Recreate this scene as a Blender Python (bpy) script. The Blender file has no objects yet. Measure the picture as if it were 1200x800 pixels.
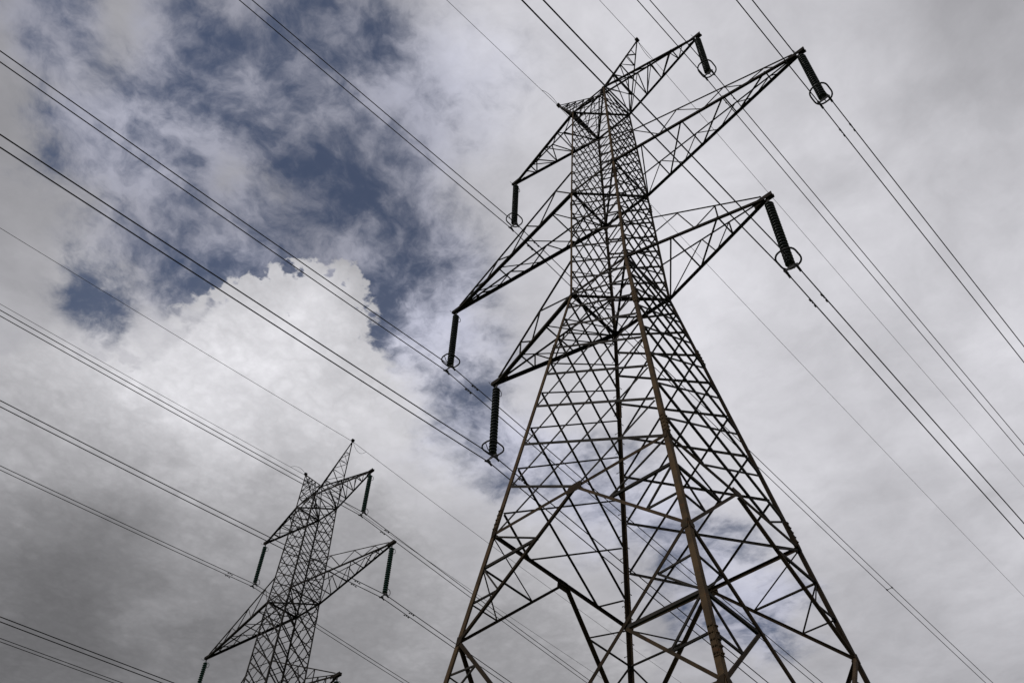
import bpy, bmesh, math, random
from mathutils import Vector, Euler, Matrix
import numpy as np

random.seed(4)
scene = bpy.context.scene
COL = scene.collection
LIFT = 3.1                                   # ground lies 3.1 m under the survey datum of the pylon levels

# ------------------------------------------------------------------ camera
cam_data = bpy.data.cameras.new('camera')
cam_data.sensor_width = 36.0
cam_data.lens = 1081.765 / 1200.0 * 36.0
cam_data.clip_start = 0.05
cam_data.clip_end = 6000.0
cam = bpy.data.objects.new('camera', cam_data)
COL.objects.link(cam)
CAM_POS = Vector((12.71043, -18.76262, -1.5471 + LIFT))
CAM_ROT = Euler((math.radians(140.253495), math.radians(-1.546927), math.radians(43.143790)), 'XYZ')
cam.location = CAM_POS
cam.rotation_euler = CAM_ROT
scene.camera = cam
_R = CAM_ROT.to_matrix()


def heading(px, py):
    """compass direction in the sky of a cloud seen at that place of the photograph"""
    v = _R @ Vector(((px - 600) / 1081.765, -(py - 400) / 1081.765, -1.0))
    return v.normalized()


# ------------------------------------------------------------------ exposure
scene.view_settings.view_transform = 'Standard'
scene.view_settings.look = 'None'
scene.view_settings.exposure = 0.0
scene.view_settings.gamma = 1.0
scene.view_settings.use_curve_mapping = False

# ------------------------------------------------------------------ sun and sky
SUN_DIR = Vector((-0.30, -0.80, 0.52)).normalized()
sun_elev = math.asin(SUN_DIR.z)
sun_az = math.atan2(SUN_DIR.x, SUN_DIR.y)
sd = bpy.data.lights.new('sun', 'SUN')
sd.energy = 1.4
sd.angle = math.radians(14)
sd.color = (1.0, 0.95, 0.88)
sun = bpy.data.objects.new('sun', sd)
COL.objects.link(sun)
sun.rotation_euler = SUN_DIR.to_track_quat('Z', 'Y').to_euler()
sun.location = (0, 0, 120)

world = bpy.data.worlds.new('World')
scene.world = world
world.cycles.sampling_method = 'MANUAL'
world.cycles.sample_map_resolution = 256
world.use_nodes = True
NT = world.node_tree
NT.nodes.clear()


class G:
    """short hand for building a node graph"""

    def __init__(self, nt):
        self.nt = nt

    def new(self, kind, **kw):
        n = self.nt.nodes.new(kind)
        for k, v in kw.items():
            setattr(n, k, v)
        return n

    def put(self, sock, val):
        if isinstance(val, bpy.types.NodeSocket):
            self.nt.links.new(val, sock)
        else:
            sock.default_value = val

    def m(self, op, a, b=0.0, c=0.0, clamp=False):
        n = self.new('ShaderNodeMath', operation=op, use_clamp=clamp)
        self.put(n.inputs[0], a)
        self.put(n.inputs[1], b)
        self.put(n.inputs[2], c)
        return n.outputs[0]

    def v(self, op, a, b=None, scale=None, out=0):
        n = self.new('ShaderNodeVectorMath', operation=op)
        self.put(n.inputs[0], a)
        if b is not None:
            self.put(n.inputs[1], b)
        if scale is not None:
            self.put(n.inputs['Scale'], scale)
        return n.outputs[out]

    def noise(self, vec, scale, detail=6.0, rough=0.55, dist=0.0, lac=2.0, color=False):
        n = self.new('ShaderNodeTexNoise')
        self.put(n.inputs['Vector'], vec)
        n.inputs['Scale'].default_value = scale
        n.inputs['Detail'].default_value = detail
        n.inputs['Roughness'].default_value = rough
        n.inputs['Lacunarity'].default_value = lac
        n.inputs['Distortion'].default_value = dist
        return n.outputs['Color' if color else 'Fac']

    def smooth(self, x, lo, hi, a=0.0, b=1.0):
        n = self.new('ShaderNodeMapRange', interpolation_type='SMOOTHSTEP')
        self.put(n.inputs[0], x)
        for i, q in enumerate((lo, hi, a, b)):
            self.put(n.inputs[i + 1], q)
        return n.outputs[0]

    def mix(self, f, a, b):
        n = self.new('ShaderNodeMix', data_type='RGBA')
        self.put(n.inputs[0], f)
        self.put(n.inputs[6], a)
        self.put(n.inputs[7], b)
        return n.outputs[2]


g = G(NT)
geo = g.new('ShaderNodeTexCoord').outputs['Generated']
dirn = g.v('NORMALIZE', geo)
sep = g.new('ShaderNodeSeparateXYZ')
g.put(sep.inputs[0], dirn)
zc = g.m('MAXIMUM', sep.outputs[2], 0.12)
comb = g.new('ShaderNodeCombineXYZ')
g.put(comb.inputs[0], g.m('DIVIDE', sep.outputs[0], zc))
g.put(comb.inputs[1], g.m('DIVIDE', sep.outputs[1], zc))
layer = comb.outputs[0]                       # place on a flat cloud layer overhead
# turbulence that bends everything
w1 = g.v('SCALE', g.v('SUBTRACT', g.noise(layer, 4.0, 5, 0.6, color=True), (0.5, 0.5, 0.5)), scale=0.13)
layer_w = g.v('ADD', layer, w1)
w2 = g.v('SCALE', g.v('SUBTRACT', g.noise(layer, 5.0, 7, 0.62, color=True), (0.5, 0.5, 0.5)), scale=0.16)
dir_w = g.v('ADD', dirn, w2)
w3 = g.v('SCALE', g.v('SUBTRACT', g.noise(layer, 9.0, 9, 0.60, color=True), (0.5, 0.5, 0.5)), scale=0.055)
dir_s = g.v('ADD', dirn, w3)


def puff(vec, px, py, r):
    """1 at the middle of a cloud mass, falling off as a bell of angular width r (pixels of the photo)"""
    c = heading(px, py)
    e = heading(px + r, py)
    s2 = (c - e).length_squared * 2.0
    d = g.v('DISTANCE', vec, tuple(c), out='Value') if False else None
    n = g.new('ShaderNodeVectorMath', operation='DISTANCE')
    g.put(n.inputs[0], vec)
    n.inputs[1].default_value = tuple(c)
    d2 = g.m('MULTIPLY', n.outputs['Value'], n.outputs['Value'])
    return g.m('EXPONENT', g.m('MULTIPLY', d2, -1.0 / s2))


def total(vec, items, base=0.0):
    acc = None
    for px, py, r, amp in items:
        t = g.m('MULTIPLY', puff(vec, px, py, r), amp)
        acc = g.m('ADD', t, base) if acc is None else g.m('ADD', acc, t)
    return acc


# where the high veil is thin and blue shows through
gaps = total(dir_w, [
    (180, 170, 60, 0.40), (295, 150, 50, 0.66), (375, 180, 52, 0.70), (300, 212, 28, -0.55), (345, 228, 26, -0.45), (268, 192, 24, -0.40), (150, 40, 45, -0.2), (250, 230, 60, 0.35),
    (450, 250, 60, 0.50), (300, 300, 45, 0.50), (430, 330, 45, 0.45),
    (190, 300, 45, 0.30), (50, 15, 55, 0.55), (110, 150, 40, 0.35), (480, 370, 60, 0.45), (230, 100, 60, 0.35),
    (545, 490, 36, 0.40), (600, 540, 36, 0.30), (670, 570, 45, 0.32), (750, 600, 45, 0.30),
    (830, 670, 55, 0.36), (890, 715, 45, 0.30), (320, 20, 90, 0.40), (430, 110, 70, 0.40), (530, 330, 50, 0.25), (560, 100, 60, 0.18),
])
gaps = g.m('SUBTRACT', 1.0, g.m('EXPONENT', g.m('MULTIPLY', gaps, -1.25)))
holes = total(dir_s, [(85, 318, 22, 0.7), (108, 345, 24, 0.8), (118, 375, 24, 0.8), (442, 400, 24, 0.7), (275, 345, 26, 0.5), (230, 345, 24, 0.3), (545, 460, 28, 0.6), (298, 306, 24, 0.5), (455, 345, 24, 0.45), (226, 335, 18, 0.4), (250, 318, 20, 0.3)])
fine = g.noise(layer_w, 6.5, 9, 0.60)
finer = g.noise(layer_w, 19.0, 7, 0.62)
wisp = g.m('ADD', g.m('MULTIPLY', g.m('SUBTRACT', fine, 0.5), 3.0), g.m('MULTIPLY', g.m('SUBTRACT', finer, 0.5), 1.7))
gmask = g.smooth(g.m('MULTIPLY_ADD', holes, 0.5, gaps), 0.0, 0.30)
blue = g.m('ADD', holes, g.m('SUBTRACT', g.m('MULTIPLY', gaps, 0.95), g.m('MULTIPLY', wisp, gmask)))
blue = g.smooth(blue, 0.02, 1.10)
blue = g.m('MULTIPLY', blue, 0.87)

# brightness of the cloud deck: display greys surveyed across the sky, smoothed into broad bells
SURVEY = """40 20 138|150 40 172|260 40 146|360 40 146|470 40 163|560 40 190|700 40 203|850 40 195|1000 40 185|1150 30 166
40 140 152|150 140 152|260 140 150|370 140 148|470 140 165|560 140 182|700 140 204|850 140 204|1000 140 194|1150 140 182
15 240 148|130 240 163|230 240 155|330 240 158|430 240 142|530 235 172|620 240 192|760 220 212|880 240 204|1020 240 202|1160 240 195
20 340 162|200 340 168|280 350 188|370 360 206|480 340 150|580 340 186|650 340 196|760 330 208|880 340 203|1000 340 203|1150 340 198
20 440 173|80 450 188|150 460 196|250 440 194|350 440 201|480 440 192|600 440 192|720 440 205|850 440 200|980 440 197|1150 440 200
30 540 150|130 540 165|230 540 173|330 540 182|430 540 187|540 540 190|640 540 192|760 540 200|880 540 191|1000 540 193|1150 540 196
30 640 122|120 640 130|220 640 147|330 640 164|430 640 171|540 640 178|640 640 179|740 640 186|880 640 186|1000 640 188|1150 640 190
30 740 105|110 740 110|190 730 128|260 740 128|350 740 141|450 740 152|540 740 156|640 740 158|740 740 166|860 740 172|960 740 180|1080 740 182|1180 740 176
250 322 152|340 292 152|440 312 142|40 810 105|200 810 120|330 810 131|450 810 143|560 810 146|660 810 152|770 810 161|900 810 170|1050 810 172|1180 810 171"""
pts = [tuple(float(q) for q in it.split()) for ln in SURVEY.splitlines() for it in ln.split('|')]
lin = lambda v: ((v / 255 + 0.055) / 1.055) ** 2.4
BASE_LN = math.log(0.50)
SD = np.array([heading(x, y)[:] for x, y, v in pts])
SV = np.array([math.log(lin(v)) - BASE_LN for x, y, v in pts])
CEN = [(x, y) for y in (-20, 120, 250, 370, 490, 620, 750, 870) for x in (-30, 130, 290, 450, 610, 790, 970, 1150)]
CD = np.array([heading(x, y)[:] for x, y in CEN])
BW = 0.125
K = np.exp(-((SD[:, None, :] - CD[None, :, :]) ** 2).sum(2) / (2 * BW * BW))
AMP = np.linalg.solve(K.T @ K + 0.02 * np.eye(len(CEN)), K.T @ SV)
acc = None
for c, am in zip(CD, AMP):
    n = g.new('ShaderNodeVectorMath', operation='DISTANCE')
    g.put(n.inputs[0], dir_w)
    n.inputs[1].default_value = tuple(c)
    e = g.m('EXPONENT', g.m('MULTIPLY', g.m('MULTIPLY', n.outputs['Value'], n.outputs['Value']), -1 / (2 * BW * BW)))
    acc = g.m('MULTIPLY_ADD', e, float(am), BASE_LN if acc is None else acc)
light0 = g.m('MULTIPLY', g.m('EXPONENT', acc), 1.07)
shade_n = g.noise(layer_w, 3.4, 9, 0.60)
light = g.m('MULTIPLY', light0, g.m('ADD', 0.56, g.m('MULTIPLY', shade_n, 0.88)))
light = g.m('MULTIPLY', light, g.m('ADD', 1.0, g.m('MULTIPLY', wisp, g.m('MULTIPLY_ADD', gmask, 0.16, 0.10))))

# the low heaped cloud with its hard top edge
heap = None
LOBES = ((375, 385, 58), (358, 346, 27), (396, 350, 28), (330, 352, 26), (418, 378, 22), (420, 350, 16), (404, 336, 22), (366, 340, 26), (384, 331, 20), (352, 331, 17), (300, 408, 66), (225, 440, 64), (405, 460, 72), (470, 505, 68), (515, 560, 82), (600, 660, 100),
         (257, 352, 13), (277, 345, 19), (302, 338, 21), (325, 323, 15), (346, 318, 16), (369, 322, 18), (394, 322, 15), (413, 326, 14), (426, 340, 14),
         (437, 362, 11), (430, 386, 16), (234, 364, 16), (212, 378, 20), (182, 390, 22), (155, 402, 24), (458, 440, 20), (490, 452, 20), (514, 466, 18), (530, 482, 16),
         (330, 530, 120), (45, 470, 90), (10, 365, 52), (60, 392, 34), (82, 412, 26), (120, 440, 36), (150, 540, 120), (120, 680, 210), (380, 700, 210), (600, 790, 170))
for px, py, r in LOBES:
    c = heading(px, py)
    rr = (c - heading(px + r, py)).length
    n = g.new('ShaderNodeVectorMath', operation='DISTANCE')
    g.put(n.inputs[0], dir_s)
    n.inputs[1].default_value = tuple(c)
    t = g.m('DIVIDE', g.m('SUBTRACT', rr, n.outputs['Value']), 0.10)
    if heap is None:
        heap = t
    else:
        k = g.new('ShaderNodeMath', operation='SMOOTH_MAX')
        g.put(k.inputs[0], heap)
        g.put(k.inputs[1], t)
        k.inputs[2].default_value = 0.05
        heap = k.outputs[0]
bill = g.noise(layer, 24.0, 8, 0.55)
bill = g.m('ABSOLUTE', g.m('SUBTRACT', bill, 0.5))              # round billows with sharp clefts
heap = g.m('ADD', heap, g.m('MULTIPLY', g.m('SUBTRACT', 0.07, bill), 0.75))
soft = total(dir_w, [(560, 570, 80, 0.7), (10, 330, 60, 0.9), (185, 385, 30, 0.25), (600, 640, 120, 0.6), (525, 480, 30, 0.2), (60, 390, 30, 0.06)], 0.055)
cover = g.smooth(heap, 0.0, soft)
rim = g.smooth(heap, 0.0, 1.0, 1.14, 0.98)
shade_h = g.noise(dir_w, 8.0, 8, 0.58)
inner = g.m('MULTIPLY', light0, g.m('ADD', 0.60, g.m('MULTIPLY', shade_h, 0.80)))
inner = g.m('MULTIPLY', inner, g.m('ADD', 0.95, g.m('MULTIPLY', bill, 0.55)))
crest = total(dir_w, [(375, 358, 55, 0.24), (270, 385, 50, 0.18), (200, 420, 40, 0.08), (150, 468, 24, 0.22), (185, 725, 30, 0.22), (510, 750, 26, 0.16)], 1.0)
inner = g.m('MULTIPLY', inner, g.m('MULTIPLY', crest, rim))

veil_tint = g.mix(g.smooth(gaps, 0.02, 0.5), (1.0, 0.992, 1.055, 1), (0.92, 0.94, 1.13, 1))
n = g.new('ShaderNodeVectorMath', operation='SCALE')
g.put(n.inputs[0], veil_tint)
g.put(n.inputs['Scale'], light)
veil_rgb = n.outputs[0]
n = g.new('ShaderNodeVectorMath', operation='SCALE')
n.inputs[0].default_value = (1.0, 0.992, 1.04)
g.put(n.inputs['Scale'], inner)
heap_rgb = n.outputs[0]

nish = g.new('ShaderNodeTexSky')
nish.sky_type = 'NISHITA'
nish.sun_disc = False
nish.sun_elevation = sun_elev
nish.sun_rotation = sun_az
nish.air_density = 1.0
nish.dust_density = 0.1
nish.ozone_density = 3.0
bg_blue = g.new('ShaderNodeBackground')
tone = g.v('MULTIPLY', nish.outputs[0], (1.08, 1.0, 1.04))      # the print's slight violet cast
g.put(bg_blue.inputs[0], tone)
bg_blue.inputs[1].default_value = 0.050
bg_veil = g.new('ShaderNodeBackground')
g.put(bg_veil.inputs[0], veil_rgb)
bg_veil.inputs[1].default_value = 1.0
bg_heap = g.new('ShaderNodeBackground')
g.put(bg_heap.inputs[0], heap_rgb)
bg_heap.inputs[1].default_value = 1.0
mx1 = g.new('ShaderNodeMixShader')
g.put(mx1.inputs[0], blue)
NT.links.new(bg_veil.outputs[0], mx1.inputs[1])
NT.links.new(bg_blue.outputs[0], mx1.inputs[2])
mx2 = g.new('ShaderNodeMixShader')
g.put(mx2.inputs[0], cover)
NT.links.new(mx1.outputs[0], mx2.inputs[1])
NT.links.new(bg_heap.outputs[0], mx2.inputs[2])
wout = g.new('ShaderNodeOutputWorld')
NT.links.new(mx2.outputs[0], wout.inputs[0])


# ------------------------------------------------------------------ materials
def material(name, c1, c2, scale=3.0, rough=0.7, metal=0.0, spec=0.3, bump=0.0, c3=None, vary=0.0):
    m = bpy.data.materials.new(name)
    m.use_nodes = True
    nt = m.node_tree
    h = G(nt)
    bs = nt.nodes['Principled BSDF']
    tc = h.new('ShaderNodeTexCoord').outputs['Object']
    f = h.noise(tc, scale, 8, 0.65)
    col = h.mix(h.smooth(f, 0.35, 0.68), (*c1, 1), (*c2, 1))
    if c3:
        f2 = h.noise(tc, scale * 4.3, 6, 0.6)
        col = h.mix(h.smooth(f2, 0.56, 0.72), col, (*c3, 1))
    if vary:
        rnd = h.new('ShaderNodeObjectInfo').outputs['Random']
        sc = h.new('ShaderNodeVectorMath', operation='SCALE')
        h.put(sc.inputs[0], col)
        h.put(sc.inputs['Scale'], h.m('MULTIPLY_ADD', rnd, 2 * vary, 1.0 - vary))
        col = sc.outputs[0]
    nt.links.new(col, bs.inputs['Base Color'])
    r = h.m('ADD', rough - 0.12, h.m('MULTIPLY', f, 0.24))
    nt.links.new(r, bs.inputs['Roughness'])
    bs.inputs['Metallic'].default_value = metal
    bs.inputs['Specular IOR Level'].default_value = spec
    if bump:
        b = h.new('ShaderNodeBump')
        b.inputs['Strength'].default_value = bump
        h.put(b.inputs['Height'], f)
        nt.links.new(b.outputs[0], bs.inputs['Normal'])
    return m


M_LEG = material('weathered_brown_steel', (0.066, 0.043, 0.023), (0.036, 0.025, 0.016), 1.6, 0.85, 0, 0.08, 0.15, (0.075, 0.034, 0.015), 0.25)
M_DARK = material('grimy_dark_steel', (0.022, 0.019, 0.017), (0.013, 0.012, 0.011), 2.2, 0.8, 0, 0.1, 0.0, (0.030, 0.019, 0.012), 0.5)
M_CHORD = material('dark_brown_steel', (0.020, 0.016, 0.013), (0.012, 0.010, 0.009), 1.8, 0.85, 0, 0.06, 0.0, (0.028, 0.017, 0.011), 0.5)
M_BRACE = material('brown_brace_steel', (0.040, 0.027, 0.016), (0.020, 0.015, 0.010), 1.6, 0.85, 0, 0.08, 0.1, (0.050, 0.024, 0.012), 0.5)
M_GLASS_B = material('glazed_porcelain_dark', (0.016, 0.022, 0.024), (0.010, 0.014, 0.016), 6.0, 0.30, 0, 0.5)
M_GLASS_G = material('glazed_porcelain_green', (0.014, 0.058, 0.050), (0.009, 0.042, 0.038), 6.0, 0.30, 0, 0.5)
M_FIT = material('galvanised_fitting', (0.028, 0.028, 0.028), (0.018, 0.018, 0.02), 8.0, 0.6, 0.2, 0.2)
M_WIRE = material('weathered_aluminium_wire', (0.020, 0.020, 0.022), (0.012, 0.012, 0.014), 12.0, 0.7, 0.0, 0.2)
M_EARTHW = material('grey_earth_wire', (0.05, 0.05, 0.05), (0.035, 0.035, 0.037), 12.0, 0.65, 0.0, 0.3)
M_CONC = material('footing_concrete', (0.34, 0.33, 0.31), (0.24, 0.235, 0.22), 2.0, 0.9, 0, 0.2, 0.3)
M_GRASS = material('pasture_grass', (0.045, 0.075, 0.022), (0.075, 0.085, 0.035), 0.08, 0.95, 0, 0.1, 0.4, (0.05, 0.06, 0.025))


# ------------------------------------------------------------------ mesh helpers
class MB:
    def __init__(self):
        self.v = []
        self.f = []

    def add(self, vs, fs):
        k = len(self.v)
        self.v += [tuple(p) for p in vs]
        self.f += [tuple(i + k for i in q) for q in fs]

    def mesh(self, name, mat, smooth=False):
        me = bpy.data.meshes.new(name)
        me.from_pydata(self.v, [], self.f)
        me.materials.append(mat)
        if smooth:
            me.shade_smooth()
        me.update()
        return me

    def build(self, name, mat, parent=None, smooth=False):
        return link(name, self.mesh(name, mat, smooth), parent)


def link(name, me, parent=None, loc=None, rot=None):
    o = bpy.data.objects.new(name, me)
    COL.objects.link(o)
    if parent:
        o.parent = parent
    if loc is not None:
        o.location = loc
    if rot is not None:
        o.rotation_euler = rot
    return o


def tag(o, label=None, cat=None, group=None, kind=None):
    if label:
        o['label'] = label
    if cat:
        o['category'] = cat
    if group:
        o['group'] = group
    if kind:
        o['kind'] = kind
    return o


def empty(name, loc):
    o = bpy.data.objects.new(name, None)
    o.empty_display_size = 0.5
    COL.objects.link(o)
    o.location = loc
    return o


def angle_bar(mb, p0, p1, n, w, depth=0.0, flip=1, wn=None):
    """rolled steel angle from p0 to p1: one leg in the plane whose outward normal is n, the other pointing in"""
    p0 = Vector(p0)
    p1 = Vector(p1)
    a = (p1 - p0).normalized()
    n = Vector(n)
    n = (n - a * n.dot(a)).normalized()
    f = a.cross(n) * flip
    wn = wn or w
    t = max(0.009, w * 0.13)
    pr = [(-w / 2, 0), (w / 2, 0), (w / 2, -t), (-w / 2 + t, -t), (-w / 2 + t, -wn), (-w / 2, -wn)]
    vs = [p + f * u + n * (v + depth) for p in (p0, p1) for u, v in pr]
    fs = [(i, (i + 1) % 6, 6 + (i + 1) % 6, 6 + i) for i in range(6)]
    fs += [(5, 4, 3, 0), (0, 3, 2, 1), (6, 9, 10, 11), (7, 8, 9, 6)]
    if flip < 0:
        fs = [tuple(reversed(q)) for q in fs]
    mb.add(vs, fs)


def box(mb, c, ax, ay, az):
    c, ax, ay, az = (Vector(q) for q in (c, ax, ay, az))
    vs = [c + ax * sx + ay * sy + az * sz for sz in (-1, 1) for sy in (-1, 1) for sx in (-1, 1)]
    mb.add(vs, [(0, 2, 3, 1), (4, 5, 7, 6), (0, 1, 5, 4), (2, 6, 7, 3), (0, 4, 6, 2), (1, 3, 7, 5)])


def plate(mb, c, n, pts, t):
    """flat plate: outline pts (u, v) about c in the plane of normal n, v upward, thickness t"""
    n = Vector(n).normalized()
    up = Vector((0, 0, 1))
    vv = (up - n * up.dot(n)).normalized()
    uu = vv.cross(n)
    c = Vector(c)
    k = len(pts)
    vs = [c + uu * u + vv * v + n * s for s in (-t / 2, t / 2) for u, v in pts]
    mb.add(vs, [tuple(range(k - 1, -1, -1)), tuple(range(k, 2 * k))] + [(i, (i + 1) % k, k + (i + 1) % k, k + i) for i in range(k)])


def tube(mb, pts, r, seg=6, closed=False):
    pts = [Vector(p) for p in pts]
    k = len(pts)
    rings = []
    ref = None
    for i, p in enumerate(pts):
        if closed:
            a = pts[(i + 1) % k] - pts[i - 1]
        else:
            a = pts[min(i + 1, k - 1)] - pts[max(i - 1, 0)]
        a.normalize()
        if ref is None:
            ref = Vector((0, 0, 1)) if abs(a.z) < 0.9 else Vector((1, 0, 0))
        u = (ref - a * ref.dot(a)).normalized()
        ref = u
        v = a.cross(u)
        rings.append([p + u * (math.cos(q * math.tau / seg) * r) + v * (math.sin(q * math.tau / seg) * r) for q in range(seg)])
    vs = [p for ring in rings for p in ring]
    fs = []
    for i in range(k if closed else k - 1):
        j = (i + 1) % k
        for q in range(seg):
            fs.append((i * seg + q, i * seg + (q + 1) % seg, j * seg + (q + 1) % seg, j * seg + q))
    if not closed:
        fs += [tuple(range(seg - 1, -1, -1)), tuple((k - 1) * seg + q for q in range(seg))]
    mb.add(vs, fs)


def lathe(mb, prof, c=(0, 0, 0), seg=12):
    c = Vector(c)
    k = len(prof)
    vs = [c + Vector((r * math.cos(q * math.tau / seg), r * math.sin(q * math.tau / seg), z)) for r, z in prof for q in range(seg)]
    fs = []
    for i in range(k - 1):
        for q in range(seg):
            fs.append((i * seg + q, i * seg + (q + 1) % seg, (i + 1) * seg + (q + 1) % seg, (i + 1) * seg + q))
    fs += [tuple(range(seg - 1, -1, -1)), tuple((k - 1) * seg + q for q in range(seg))]
    mb.add(vs, fs)


# ------------------------------------------------------------------ pylon dimensions (metres above ground)
ZB, ZM, ZT = 28.2486 + LIFT, 36.2398 + LIFT, 44.6604 + LIFT     # lower chords of the three crossarms
WB, WM, WT = 1.4322, 1.2900, 1.1051                            # half widths of the body there
TAPER = 0.15231
Z_TOP_K, Z_MID_K, Z_LOW_K = 16.05 + LIFT, 12.40 + LIFT, 7.85 + LIFT
TIP = {'bottom': (6.885, 28.150 + LIFT), 'middle': (10.2, 36.071 + LIFT), 'top': (6.265, 44.559 + LIFT)}
HORN = (2.956, 49.834 + LIFT)
APEX_Z = ZT + 2.2


def half(z):
    if z < ZB:
        return WB + TAPER * (ZB - z)
    if z < ZM:
        return WB + (WM - WB) * (z - ZB) / (ZM - ZB)
    return WM + (WT - WM) * (z - ZM) / (ZT - ZM)


LATTICE_GAUGE = {((0, -1, 0), 1): 1.0, ((0, -1, 0), -1): 0.80, ((1, 0, 0), 1): 0.95, ((1, 0, 0), -1): 0.60,
                 ((-1, 0, 0), 1): 0.62, ((-1, 0, 0), -1): 1.25, ((0, 1, 0), 1): 0.70, ((0, 1, 0), -1): 0.85}   # lighter angles on one diagonal
FACES = [((0, -1, 0), 0.0), ((0, 1, 0), 0.0), ((1, 0, 0), 0.5), ((-1, 0, 0), 0.5)]    # outward normal, lattice stagger


def on_face(n, u, z):
    """u in -1..1 across the face, from its left leg to its right leg seen from outside"""
    w = half(z)
    n = Vector(n)
    side = Vector((0, 0, 1)).cross(n)
    return n * w + side * (u * w) + Vector((0, 0, z))


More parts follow.
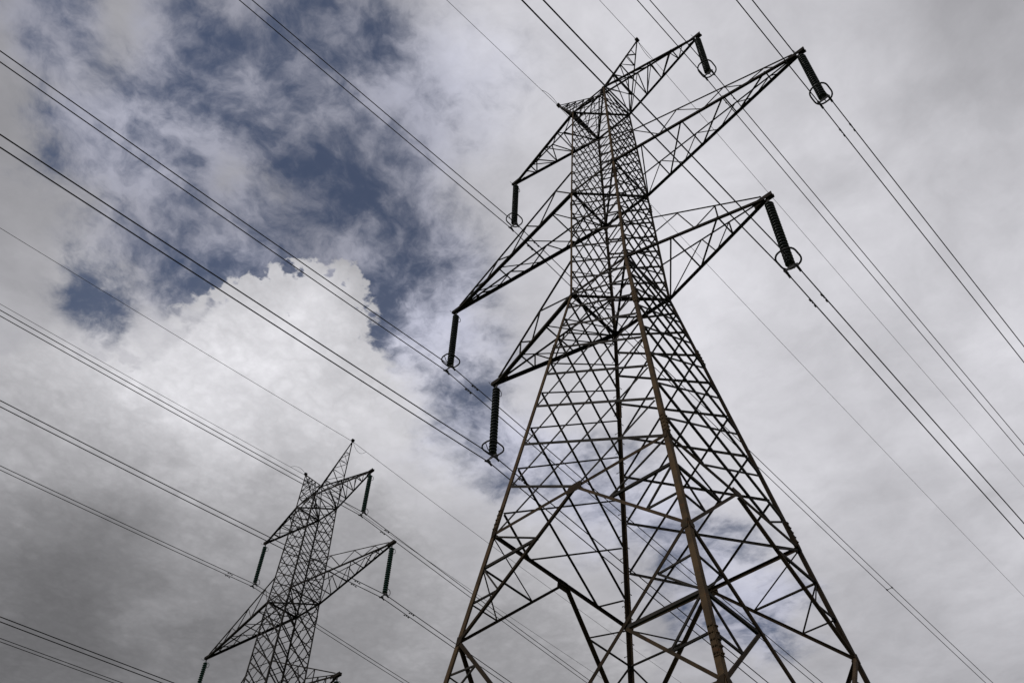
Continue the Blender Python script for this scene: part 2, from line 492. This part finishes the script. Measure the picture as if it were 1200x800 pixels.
def build_pylon(root):
    # --- four corner legs
    for sx in (-1, 1):
        for sy in (-1, 1):
            zs = [0.25, 4.0, Z_LOW_K, Z_MID_K, Z_TOP_K, 23.0, ZB, ZM, ZT]
            mb = MB()
            vs = []
            for z in zs:
                wl = 0.15 if z < Z_TOP_K + 0.1 else (0.135 if z < ZB else (0.11 if z < ZM else 0.09))
                t = 0.020
                w = half(z)
                for u, v in ((0, 0), (wl, 0), (wl, t), (t, t), (t, wl), (0, wl)):
                    vs.append((sx * (w - u), sy * (w - v), z))
            fs = []
            for i in range(len(zs) - 1):
                for q in range(6):
                    a, b = i * 6 + q, i * 6 + (q + 1) % 6
                    fs.append((a, b, b + 6, a + 6))
            e = (len(zs) - 1) * 6
            fs += [(0, 5, 4, 3), (0, 3, 2, 1), (e, e + 3, e + 4, e + 5), (e, e + 1, e + 2, e + 3)]
            if sx * sy < 0:
                fs = [tuple(reversed(q)) for q in fs]
            mb.add(vs, fs)
            leg_mat = M_LEG if sy < 0 else M_BRACE  # legs away from the sun take darker steel, their shade put into the colour
            leg = mb.build('leg', leg_mat, root)
            # bolted splices
            for zj in (Z_TOP_K + 0.55, Z_LOW_K + 1.0, Z_LOW_K - 4.2, ZB - 3.6, ZM - 1.2):
                mb = MB()
                w = half(zj)
                hh = 0.42 if zj < ZB else 0.28
                pw = 0.068 if zj < ZB else 0.05
                tl = Vector((-sx * TAPER, -sy * TAPER, 1)) if zj < ZB else Vector((0, 0, 1))
                box(mb, (sx * (w - pw), sy * (w + 0.010), zj), (pw, 0, 0), (0, 0.009, 0), tl * hh)
                box(mb, (sx * (w + 0.010), sy * (w - pw), zj), (0.009, 0, 0), (0, pw, 0), tl * hh)
                for k in range(5 if zj < ZB else 4):
                    zk = -hh * 0.84 + k * hh * 1.68 / (4 if zj < ZB else 3)
                    for q in (0.5, 1.5):
                        c = Vector((sx * w, sy * w, zj)) + tl * zk
                        box(mb, c + Vector((-sx * pw * q, sy * 0.034, 0)), (0.017, 0, 0), (0, 0.016, 0), (0, 0, 0.017))
                        box(mb, c + Vector((sx * 0.034, -sy * pw * q, 0)), (0.016, 0, 0), (0, 0.017, 0), (0, 0, 0.017))
                mb.build('splice_plate', leg_mat, leg)
            # climbing bolts on the far corner's leg and on its opposite
            if (sx, sy) == (-1, 1):
                z = 4.0
                k = 0
                while z < ZT - 0.4:
                    mb = MB()
                    w = half(z)
                    if k % 2:
                        p = Vector((sx * (w - 0.07), sy * w, z))
                        d = Vector((0, sy, 0))
                    else:
                        p = Vector((sx * w, sy * (w - 0.07), z))
                        d = Vector((sx, 0, 0))
                    tube(mb, [p - d * 0.02, p + d * 0.15], 0.012, 5)
                    tube(mb, [p + d * 0.15, p + d * 0.165], 0.022, 5)
                    mb.build('step_bolt', M_FIT, leg)
                    z += 0.42
                    k += 1
            # concrete stub the leg stands on
            mb = MB()
            w = half(0.0)
            vs = []
            for z, hw in ((-0.35, 0.55), (0.18, 0.45), (0.32, 0.36)):
                vs += [(sx * (w - 0.1) + a * hw, sy * (w - 0.1) + b * hw, z) for a, b in ((-1, -1), (1, -1), (1, 1), (-1, 1))]
            fs = [(3, 2, 1, 0), (8, 9, 10, 11)] + [(i * 4 + q, i * 4 + (q + 1) % 4, i * 4 + 4 + (q + 1) % 4, i * 4 + 4 + q) for i in (0, 1) for q in range(4)]
            mb.add(vs, fs)
            mb.build('footing', M_CONC, root)

    # --- double lattice on the four faces, panel by panel
    low = [16.05, 17.93, 19.80, 21.65, 23.35, 24.85, 26.18, 27.34, 28.2486]
    nodes = [[z + LIFT for z in low],
             [ZB + (ZM - ZB) * k / 7 for k in range(8)],
             [ZM + (ZT - ZM) * k / 10 for k in range(11)]]
    for n, st in FACES:
        for si, zz in enumerate(nodes):
            N = len(zz) - 1
            zat = lambda k: float(np.interp(k, range(N + 1), zz))
            for s in (1, -1):
                wd = (0.092, 0.082, 0.066)[si] * LATTICE_GAUGE[n, s]
                k = 0.0 + st
                while k < N + 2:
                    # runs from (u=-s, k) down to (u=+s, k-2)
                    u0, k0, u1, k1 = -1.0, k, 1.0, k - 2
                    if k0 > N:
                        u0 = -1 + (k0 - N)
                        k0 = N
                    if k1 < 0:
                        u1 = 1 + k1
                        k1 = 0
                    if u1 - u0 > 0.2:
                        e = 0.94
                        p0 = on_face(n, max(-e, u0) * s, zat(k0) - 0.03)
                        p1 = on_face(n, min(e, u1) * s, zat(k1) + 0.03)
                        mb = MB()
                        angle_bar(mb, p0, p1, n, wd, depth=0.006 if s > 0 else -0.030, flip=s if st == 0 else -s, wn=wd * 0.7)
                        mb.build('lattice_brace', M_DARK, root)
                    k += 1.0
        # --- level struts
        for z, w in ((ZB, 0.125), (ZM, 0.115), (ZT, 0.10), (Z_TOP_K, 0.105), (Z_LOW_K, 0.09)):
            mb = MB()
            zf = z if z > Z_TOP_K - 1 else z
            angle_bar(mb, on_face(n, -0.985, zf), on_face(n, 0.985, zf), n, w, depth=-0.012, wn=w * 0.8)
            mb.build('level_strut', M_BRACE if z < Z_TOP_K + 1 else M_CHORD, root)
        # --- the big K under the lattice and the V below it
        for s in (-1, 1):
            top = (0.0, Z_TOP_K)
            mb = MB()
            angle_bar(mb, on_face(n, 0.02 * s, Z_TOP_K - 0.05), on_face(n, 0.985 * s, Z_MID_K), n, 0.085, depth=0.004, flip=s, wn=0.125)
            mb.build('main_brace', M_BRACE, root)
            mb = MB()
            angle_bar(mb, on_face(n, 0.985 * s, Z_MID_K), on_face(n, 0.03 * s, Z_LOW_K + 0.12), n, 0.092, depth=0.004, flip=-s)
            mb.build('main_brace', M_BRACE, root)
            mb = MB()
            angle_bar(mb, on_face(n, 0.02 * s, Z_LOW_K - 0.05), on_face(n, 0.985 * s, 0.5), n, 0.115, depth=0.004, flip=s)
            mb.build('main_brace', M_BRACE, root)

            def kpt(fr, za=Z_TOP_K, zb=Z_MID_K, up=False):
                z = za + (zb - za) * fr
                x = half(zb) * fr if not up else half(za) * (1 - fr)
                return Vector(n) * half(z) + Vector((0, 0, 1)).cross(Vector(n)) * (s * x) + Vector((0, 0, z))

            def legp(z):
                return on_face(n, 0.985 * s, z)

            q1, q2 = kpt(1 / 3), kpt(2 / 3)
            zb1 = Z_TOP_K + (Z_MID_K - Z_TOP_K) / 3
            zb2 = Z_TOP_K + (Z_MID_K - Z_TOP_K) * 2 / 3
            nn = kpt(0.48, Z_MID_K, Z_LOW_K, True)
            pp = (nn + legp(Z_LOW_K + 0.02)) / 2
            half_n = (kpt(0.0, Z_MID_K, Z_LOW_K, True) + nn) / 2
            for a, b, w in ((legp(Z_TOP_K - 0.05), q1, 0.05), (legp(zb1), q1, 0.085), (legp(zb1), q2, 0.055), (legp(zb2), q2, 0.055),
                            (legp(10.25 + LIFT), nn, 0.085), (nn, legp(Z_LOW_K + 0.02), 0.082), (legp(10.25 + LIFT), pp, 0.055), (legp(9.1 + LIFT), pp, 0.055),
                            (legp(10.25 + LIFT), half_n, 0.05), (legp(11.4 + LIFT), half_n, 0.05)):
                mb = MB()
                angle_bar(mb, a, b, n, w, depth=-0.035, flip=s, wn=w * 0.75)
                mb.build('short_brace', M_BRACE if w == 0.082 else M_DARK, root)
        # gusset plates
        nv = Vector(n)
        for s in (-1, 1):
            for z, gw, gh in ((Z_TOP_K, 0.085, 0.13), (Z_MID_K, 0.095, 0.15), (Z_LOW_K, 0.085, 0.13), (ZB, 0.075, 0.10), (ZM, 0.07, 0.09), (ZT, 0.06, 0.08)):
                mb = MB()
                tl = (nv + Vector((0, 0, TAPER if z <= ZB else 0.02))).normalized()
                c = on_face(n, s, z) - (Vector((0, 0, 1)).cross(nv)) * (s * (gw + 0.02)) + nv * 0.016
                plate(mb, c, tl, [(s * gw, -gh), (s * gw, gh), (-s * gw * 0.2, gh * 0.8), (-s * gw, gh * 0.25), (-s * gw, -gh * 0.4), (-s * gw * 0.1, -gh)], 0.012)
                mb.build('gusset_plate', M_BRACE if z < ZB else M_CHORD, root)
        for z, hw, hh in ((Z_TOP_K, 0.26, 0.17), (Z_LOW_K, 0.26, 0.17)):
            mb = MB()
            tilt = (nv + Vector((0, 0, TAPER))).normalized()
            plate(mb, nv * (half(z) + 0.012) + Vector((0, 0, z - 0.02)), tilt, [(-hw, -hh), (hw, -hh), (hw, hh * 0.5), (hw * 0.7, hh), (-hw * 0.7, hh), (-hw, hh * 0.5)], 0.016)
            mb.build('gusset_plate', M_BRACE, root)
    # --- plan bracing inside the body at the crossarm levels
    for z in (ZB, ZM, ZT):
        w = half(z) - 0.05
        for s in (-1, 1):
            mb = MB()
            angle_bar(mb, (-w, -s * w, z - 0.04 - 0.03 * s), (w, s * w, z - 0.04 - 0.03 * s), (0, 0, -1), 0.085)
            mb.build('level_strut', M_CHORD, root)

    # --- crossarms
    for lev, zl in (('bottom', ZB), ('middle', ZM), ('top', ZT)):
        L, zt = TIP[lev]
        w0 = half(zl)
        for s in (-1, 1):
            tip = Vector((s * L, 0, zt))
            # the arm's own mesh is the tip fitting: two cheek plates and the hanger lug
            mb = MB()
            for c in (-1, 1):
                box(mb, tip + Vector((-s * 0.16, c * 0.085, 0.06)), (0.42, 0, 0), (0, 0.012, 0), (0, 0, 0.10))
            box(mb, tip + Vector((s * 0.10, 0, 0.06)), (0.14, 0, 0), (0, 0.072, 0), (0, 0, 0.085))
            box(mb, tip + Vector((0, 0, -0.07)), (0.06, 0, 0), (0, 0.016, 0), (0, 0, 0.07))
            arm = mb.build('crossarm', M_CHORD, root)

            def lower(c, f):
                return Vector((s * (w0 + (L - w0) * f), c * w0 * (1 - f) + c * 0.07 * f, zl + (zt - zl) * f))

            if lev == 'top':
                def upper(c, f):
                    a = Vector((0, 0, APEX_Z))
                    b = tip + Vector((0, 0, 0.14))
                    return a + (b - a) * f
            else:
                zu = zl + (2.42 if lev == 'bottom' else 2.0)
                wu = half(zu)

                def upper(c, f):
                    return Vector((s * (wu + (L - wu) * f), c * wu * (1 - f) + c * 0.06 * f, zu + (zt + 0.13 - zu) * f))
            cw = {'bottom': 0.12, 'middle': 0.125, 'top': 0.105}[lev]
            for c in (-1, 1):
                mb = MB()
                angle_bar(mb, lower(c, 0.0), lower(c, 0.985), (0, c, 0), cw, flip=1, wn=cw * 1.2)
                mb.build('chord', M_CHORD, arm)
                if lev != 'top':
                    mb = MB()
                    angle_bar(mb, upper(c, 0.0), upper(c, 0.97), (0, c, 0), 0.066)
                    mb.build('chord', M_CHORD, arm)
            if lev == 'top':
                mb = MB()
                angle_bar(mb, upper(1, 0.0), upper(1, 0.97), (0, 0, 1), 0.075)
                mb.build('chord', M_CHORD, arm)
            braces = []
            if lev == 'bottom':
                fl = [1 / 3, 2 / 3]
                side = [('L', 0.0), ('U', 0.407), ('L', 0.50), ('U', 0.667), ('L', 0.667)]
            elif lev == 'middle':
                fl = [0.16, 0.385, 0.613, 0.831]
                side = [('L', 0.0), ('U', 0.13), ('L', 0.26), ('U', 0.375), ('L', 0.50), ('U', 0.625), ('L', 0.72), ('U', 0.83), ('L', 0.88)]
            else:
                fl = [0.27, 0.49, 0.74]
                side = [('L', 0.02), ('U', 0.42), ('L', 0.27), ('U', 0.56), ('L', 0.49), ('U', 0.74), ('L', 0.74), ('U', 0.87)]
            # plan of the lower chords: zigzag plus cross struts
            prev = lower(1, 0.0)
            far = 1
            for f in fl:
                a = lower(-far, f)
                braces.append((prev, a, (0, 0, -1), 0.058))
                b = lower(far, f)
                braces.append((a, b, (0, 0, -1), 0.052))
                prev = b
            for c in (-1, 1):
                for (k0, f0), (k1, f1) in zip(side[:-1], side[1:]):
                    a = lower(c, f0) if k0 == 'L' else upper(c, f0)
                    b = lower(c, f1) if k1 == 'L' else upper(c, f1)
                    braces.append((a, b, (0, c, 0), 0.048))
            for a, b, n, w in braces:
                if (b - a).length < 0.12:
                    continue
                mb = MB()
                angle_bar(mb, a, b, n, w, depth=-0.02)
                mb.build('arm_brace', M_DARK, arm)

    # --- earth wire peaks
    for s in (-1, 1):
        tip = Vector((s * HORN[0], 0, HORN[1]))
        mb = MB()
        box(mb, tip + Vector((0, 0, 0.02)), (0.09, 0, 0), (0, 0.11, 0), (0, 0, 0.09))
        box(mb, tip + Vector((0, 0, -0.12)), (0.02, 0, 0), (0, 0.04, 0), (0, 0, 0.07))
        peak = mb.build('earth_wire_peak', M_CHORD, root)
        near = lambda f: Vector((s * WT, -WT, ZT)).lerp(tip, f)
        far = lambda f: Vector((s * WT, WT, ZT)).lerp(tip, f)
        mid = lambda f: Vector((0, 0, APEX_Z)).lerp(tip, f)
        for fn, nv, w in ((near, (0, -1, 0), 0.085), (far, (0, 1, 0), 0.085), (mid, (0, 0, 1), 0.06)):
            mb = MB()
            angle_bar(mb, fn(0.0), fn(0.985), nv, w)
            mb.build('chord', M_CHORD, peak)
        br = []
        fs = [0.0, 0.26, 0.47, 0.65, 0.80]
        for i in range(4):
            f0, f1 = fs[i], fs[i + 1]
            br += [(near(f0), far(f1), (s, 0, 0)), (far(f0), near(f1), (s, 0, 0)), (near(f1), far(f1), (s, 0, 0))] if i < 2 else \
                  [(near(f0), far(f1), (s, 0, 0)), (near(f1), far(f1), (s, 0, 0))]
            m0 = (f0 + f1) / 2
            br += [(near(f0), mid(m0), (0, -1, 0)), (mid(m0), near(f1), (0, -1, 0)), (far(f0), mid(m0), (0, 1, 0)), (mid(m0), far(f1), (0, 1, 0))]
        for a, b, n in br:
            mb = MB()
            angle_bar(mb, a, b, n, 0.042, depth=-0.015)
            mb.build('peak_brace', M_DARK, peak)
        for c in (-1, 1):
            mb = MB()
            angle_bar(mb, (s * WT, c * WT, ZT), (0, 0, APEX_Z), (s, c, 0.6), 0.07)
            mb.build('level_strut', M_CHORD, root)


def copy_tree(src, parent=None):
    c = src.copy()
    COL.objects.link(c)
    c.parent = parent
    for ch in kids.get(src.name, ()):
        copy_tree(ch, c)
    return c


# ------------------------------------------------------------------ ground
mb = MB()
NG = 40
gx = [math.copysign(abs(t) ** 2.2, t) * 2500 for t in np.linspace(-1, 1, NG + 1)]
rg = random.Random(9)
vs = []
for j, y in enumerate(gx):
    for i, x in enumerate(gx):
        r = math.hypot(x, y)
        amp = min(1.0, max(0.0, (r - 70) / 200)) * 3.0
        vs.append((x, y, amp * (math.sin(x * 0.011 + 1) * math.cos(y * 0.013) - 0.6) + (0.03 * rg.uniform(-1, 1) if r > 12 else 0)))
fs = [(j * (NG + 1) + i, j * (NG + 1) + i + 1, (j + 1) * (NG + 1) + i + 1, (j + 1) * (NG + 1) + i) for j in range(NG) for i in range(NG)]
mb.add(vs, fs)
tag(mb.build('ground', M_GRASS, None, True), kind='structure', label='flat grass pasture the pylons stand on')

# ------------------------------------------------------------------ the two pylons
SMALL_AT = Vector((-36.30095, 10.03906, -0.80498))
pylon = empty('lattice_pylon', (0, 0, 0))
build_pylon(pylon)
tag(pylon, 'large brown steel lattice pylon filling the right half of the view', 'pylon', 'lattice pylons carrying the power lines')
kids = {}
for o in list(COL.objects):
    if o.parent:
        kids.setdefault(o.parent.name, []).append(o)
pylon2 = copy_tree(pylon)
pylon2.location = SMALL_AT
for o in list(pylon2.children):
    for q in [o] + list(o.children):
        if q.name.split('.')[0] in ('leg', 'main_brace', 'splice_plate', 'level_strut', 'short_brace') and q.material_slots:
            q.material_slots[0].link = 'OBJECT'
            q.material_slots[0].material = M_DARK
tag(pylon2, 'smaller, farther steel lattice pylon standing at the lower left', 'pylon')


# ------------------------------------------------------------------ insulator strings
def disc_mesh(r, name, mat):
    mb = MB()
    lathe(mb, [(0.035, 0.085), (0.055, 0.075), (0.06, 0.045), (r * 0.62, 0.040), (r * 0.92, 0.018), (r, -0.004), (r * 0.96, -0.022), (r * 0.72, -0.006), (r * 0.55, -0.030), (0.05, -0.012), (0.03, -0.09)], seg=14)
    return mb.mesh(name, mat, True)


DISC_A = disc_mesh(0.172, 'disc', M_GLASS_B)
DISC_B = disc_mesh(0.165, 'disc', M_GLASS_G)


def stadium(hx, hy, r, z, k=5):
    pts = []
    for cx, cy, a0 in ((hx - r, hy - r, 0), (-hx + r, hy - r, 90), (-hx + r, -hy + r, 180), (hx - r, -hy + r, 270)):
        for i in range(k + 1):
            a = math.radians(a0 + 90 * i / k)
            pts.append((cx + r * math.cos(a), cy + r * math.sin(a), z))
    return pts


def simple(name, mat, fn):
    mb = MB()
    fn(mb)
    return mb.mesh(name, mat)


def link_top(mb):
    box(mb, (0, 0, -0.16), (0.05, 0, 0), (0, 0.014, 0), (0, 0, 0.09))
    tube(mb, [(0, 0, -0.2), (0, 0, -0.36)], 0.025, 6)


def horn_top(mb):
    pts = [(0, 0.04, -0.26)] + [(0, 0.20 + 0.13 * math.sin(a), -0.46 + 0.19 * math.cos(a)) for a in np.linspace(-0.9, 3.6, 12)]
    tube(mb, pts, 0.016, 5)
    tube(mb, [(0, -0.04, -0.24), (-0.1, -0.3, -0.2), (-0.12, -0.36, -0.12)], 0.010, 5)


def yoke_mesh(zt, h):
    def fn(mb):
        tube(mb, [(0, 0, zt + 0.05), (0, 0, zt - 0.08)], 0.04, 6)
        plate(mb, (0, 0, zt - 0.13), (0, 1, 0), [(-0.25, -0.07), (0.25, -0.07), (0.25, 0.0), (0.06, 0.08), (-0.06, 0.08), (-0.25, 0.0)], 0.022)
    return fn


def clamp_mesh(zt, h):
    def fn(mb):
        tube(mb, [(0, 0, zt - 0.17), (0, 0, -h + 0.05)], 0.022, 6)
        pts = [(0, y, -h - 0.012 - 0.06 * (y / 0.19) ** 2) for y in np.linspace(-0.19, 0.19, 7)]
        tube(mb, pts, 0.045, 6)
        box(mb, (0, 0, -h + 0.05), (0.032, 0, 0), (0, 0.09, 0), (0, 0, 0.035))
    return fn


def ring_a(mb):
    tube(mb, stadium(0.36, 0.43, 0.29, -3.86), 0.034, 6, True)
    for s in (-1, 1):
        tube(mb, [(0, s * 0.43, -3.86), (0, s * 0.28, -4.12), (0, s * 0.03, -4.24)], 0.018, 5)


def ring_b(mb):
    pts = [(0, 0.03, -3.78)] + [(0, 0.26 + 0.15 * math.sin(a), -3.52 + 0.22 * math.cos(a)) for a in np.linspace(3.6, -1.0, 12)]
    tube(mb, pts, 0.021, 5)


HA, HB = 4.5, 3.95
ME = dict(link=simple('hanger_link', M_FIT, link_top), horn=simple('arcing_horn', M_FIT, horn_top), ring=simple('arcing_ring', M_FIT, ring_a),
          loop=simple('arcing_ring', M_FIT, ring_b), yoke_a=simple('yoke_plate', M_FIT, yoke_mesh(-4.20, HA)), yoke_b=simple('yoke_plate', M_FIT, yoke_mesh(-3.68, HB)),
          clamp_a=simple('wire_clamp', M_FIT, clamp_mesh(-4.20, HA)), clamp_b=simple('wire_clamp', M_FIT, clamp_mesh(-3.68, HB)))


def insulator(at, big, label, group):
    root = empty('insulator_string', at)
    tag(root, label, 'insulator', group)
    link('hanger_link', ME['link'], root)
    nd, z0, z1 = (22, -0.44, -4.13) if big else (21, -0.42, -3.62)
    for i in range(nd):
        link('disc', DISC_A if big else DISC_B, root, (0, 0, z0 + (z1 - z0) * i / (nd - 1)))
    link('arcing_horn', ME['horn'], root)
    link('arcing_ring', ME['ring' if big else 'loop'], root)
    link('yoke_plate', ME['yoke_a' if big else 'yoke_b'], root)
    for s in (-1, 1):
        link('wire_clamp', ME['clamp_a' if big else 'clamp_b'], root, (0.2 * s, 0, 0))
    return root


# ------------------------------------------------------------------ conductors
SAG = 1.5e-4 * 2.48066
BIG = dict(am=-0.0841, ap=-0.10198, em=-0.11889, ep=-0.094, tm=0.00842, tp=0.01685)
SML = dict(am=-0.09255, ap=-0.00589, em=-0.09221, ep=0.03323, tm=-0.00441, tp=-0.08276)
TS = [0, 0.25, 0.6, 1.0, 1.5, 2.2, 3, 4, 5.5, 7, 9, 11, 13.5, 16, 19, 22, 25, 29, 33, 38, 44, 50, 57, 65, 74, 84, 95, 108, 122, 138, 156, 176, 198, 222, 248, 276]


def wire_point(at, slope, turn, sgn, t):
    return at + Vector((sgn * t * math.sin(turn), sgn * t * math.cos(turn), slope * t + SAG * t * t))


def conductor(name, at, a_m, a_p, t_m, t_p, r, mat):
    mb = MB()
    end_m = min(276.0, max(120.0, -a_m / SAG))
    end_p = min(276.0, max(120.0, -a_p / SAG))
    pts = [wire_point(Vector((0, 0, 0)), a_m, t_m, -1, t) for t in reversed([q for q in TS if q < end_m] + [end_m])]
    pts += [wire_point(Vector((0, 0, 0)), a_p, t_p, 1, t) for t in [q for q in TS[1:] if q < end_p] + [end_p]]
    tube(mb, pts, r, 6)
    return link(name, mb.mesh(name, mat, True), None, at)


def damper_mesh():
    mb = MB()
    tube(mb, [(0, -0.19, -0.085), (0, 0, -0.075), (0, 0.19, -0.085)], 0.009, 5)
    for s in (-1, 1):
        tube(mb, [(0, s * 0.11, -0.085), (0, s * 0.21, -0.087)], 0.036, 6)
    box(mb, (0, 0, -0.03), (0.022, 0, 0), (0, 0.028, 0), (0, 0, 0.055))
    return mb.mesh('vibration_damper', M_FIT)


DAMPER = damper_mesh()
SIDE = {-1: 'left', 1: 'right'}
GROUPS = 'power wires strung between the pylons'


def string_lines(origin, P, h, big):
    who = 'large pylon' if big else 'smaller far pylon'
    for lev in ('bottom', 'middle', 'top'):
        L, zt = TIP[lev]
        for s in (-1, 1):
            at = origin + Vector((s * L, 0, zt))
            kind = 'dark ribbed insulator string' if big else 'green ribbed insulator string'
            insulator(at, big, '%s under the %s %s crossarm of the %s' % (kind, lev, SIDE[s], who), 'insulator strings under the crossarms')
            for c in (-1, 1):
                p = at + Vector((c * 0.2, 0, -h))
                wv = conductor('power_wire', p, P['am'], P['ap'], P['tm'], P['tp'], 0.022 if big else 0.025, M_WIRE)
                tag(wv, 'dark power wire, %s of the pair under the %s\'s %s %s crossarm' % ('upper' if c > 0 else 'lower', who, lev, SIDE[s]), 'wire', GROUPS)
                for sgn in ((1,) if big else (-1, 1)):
                    sl, tn = (P['ap'], P['tp']) if sgn > 0 else (P['am'], P['tm'])
                    for t in ((1.45,) if big else (2.2,)):
                        link('vibration_damper', DAMPER, wv, wire_point(Vector((0, 0, -0.01)), sl, tn, sgn, t + (0.06 if c > 0 else 0)))
    for s in (-1, 1):
        at = origin + Vector((s * HORN[0], 0, HORN[1] - 0.1))
        wv = conductor('earth_wire', at, P['em'], P['ep'], P['tm'], P['tp'], 0.0125 if big else 0.016, M_EARTHW)
        tag(wv, 'thin grey earth wire over the %s peak of the %s' % (SIDE[s], who), 'wire', 'thin earth wires over the pylon peaks')
        # bonding jumper that loops beside the peak
        mb = MB()
        q0 = wire_point(Vector((0, 0, 0)), P['ep'], P['tp'], 1, 0.08)
        q1 = wire_point(Vector((0, 0, 0)), P['ep'], P['tp'], 1, 1.5) if s > 0 else wire_point(Vector((0, 0, 0)), P['em'], P['tm'], -1, 1.5)
        pts = [q0.lerp(q1, f) + Vector((0, 0, (-0.60 if s > 0 else 0.42) * math.sin(math.pi * f) ** 0.8)) for f in np.linspace(0, 1, 12)]
        tube(mb, pts, 0.013, 5)
        mb.build('bonding_jumper', M_FIT, wv)


string_lines(Vector((0, 0, 0)), BIG, HA, True)
string_lines(SMALL_AT, SML, HB, False)

# spacer that holds the two wires of one pair apart, far out on the right
L, zt = TIP['top']
t = 37.0
base = Vector((-L, 0, zt - HA))
pa = wire_point(base + Vector((-0.2, 0, 0)), BIG['ap'], BIG['tp'], 1, t)
pb = wire_point(base + Vector((0.2, 0, 0)), BIG['ap'], BIG['tp'], 1, t)
mb = MB()
tube(mb, [pa - (pa + pb) / 2, pb - (pa + pb) / 2], 0.022, 6)
for q in (pa, pb):
    c = q - (pa + pb) / 2
    tube(mb, [c + Vector((0, -0.09, 0.008)), c + Vector((0, 0.09, -0.008))], 0.042, 6)
sp = mb.build('wire_spacer', M_FIT)
sp.location = (pa + pb) / 2
tag(sp, 'small metal spacer clamped between two power wires at the lower right', 'wire spacer')
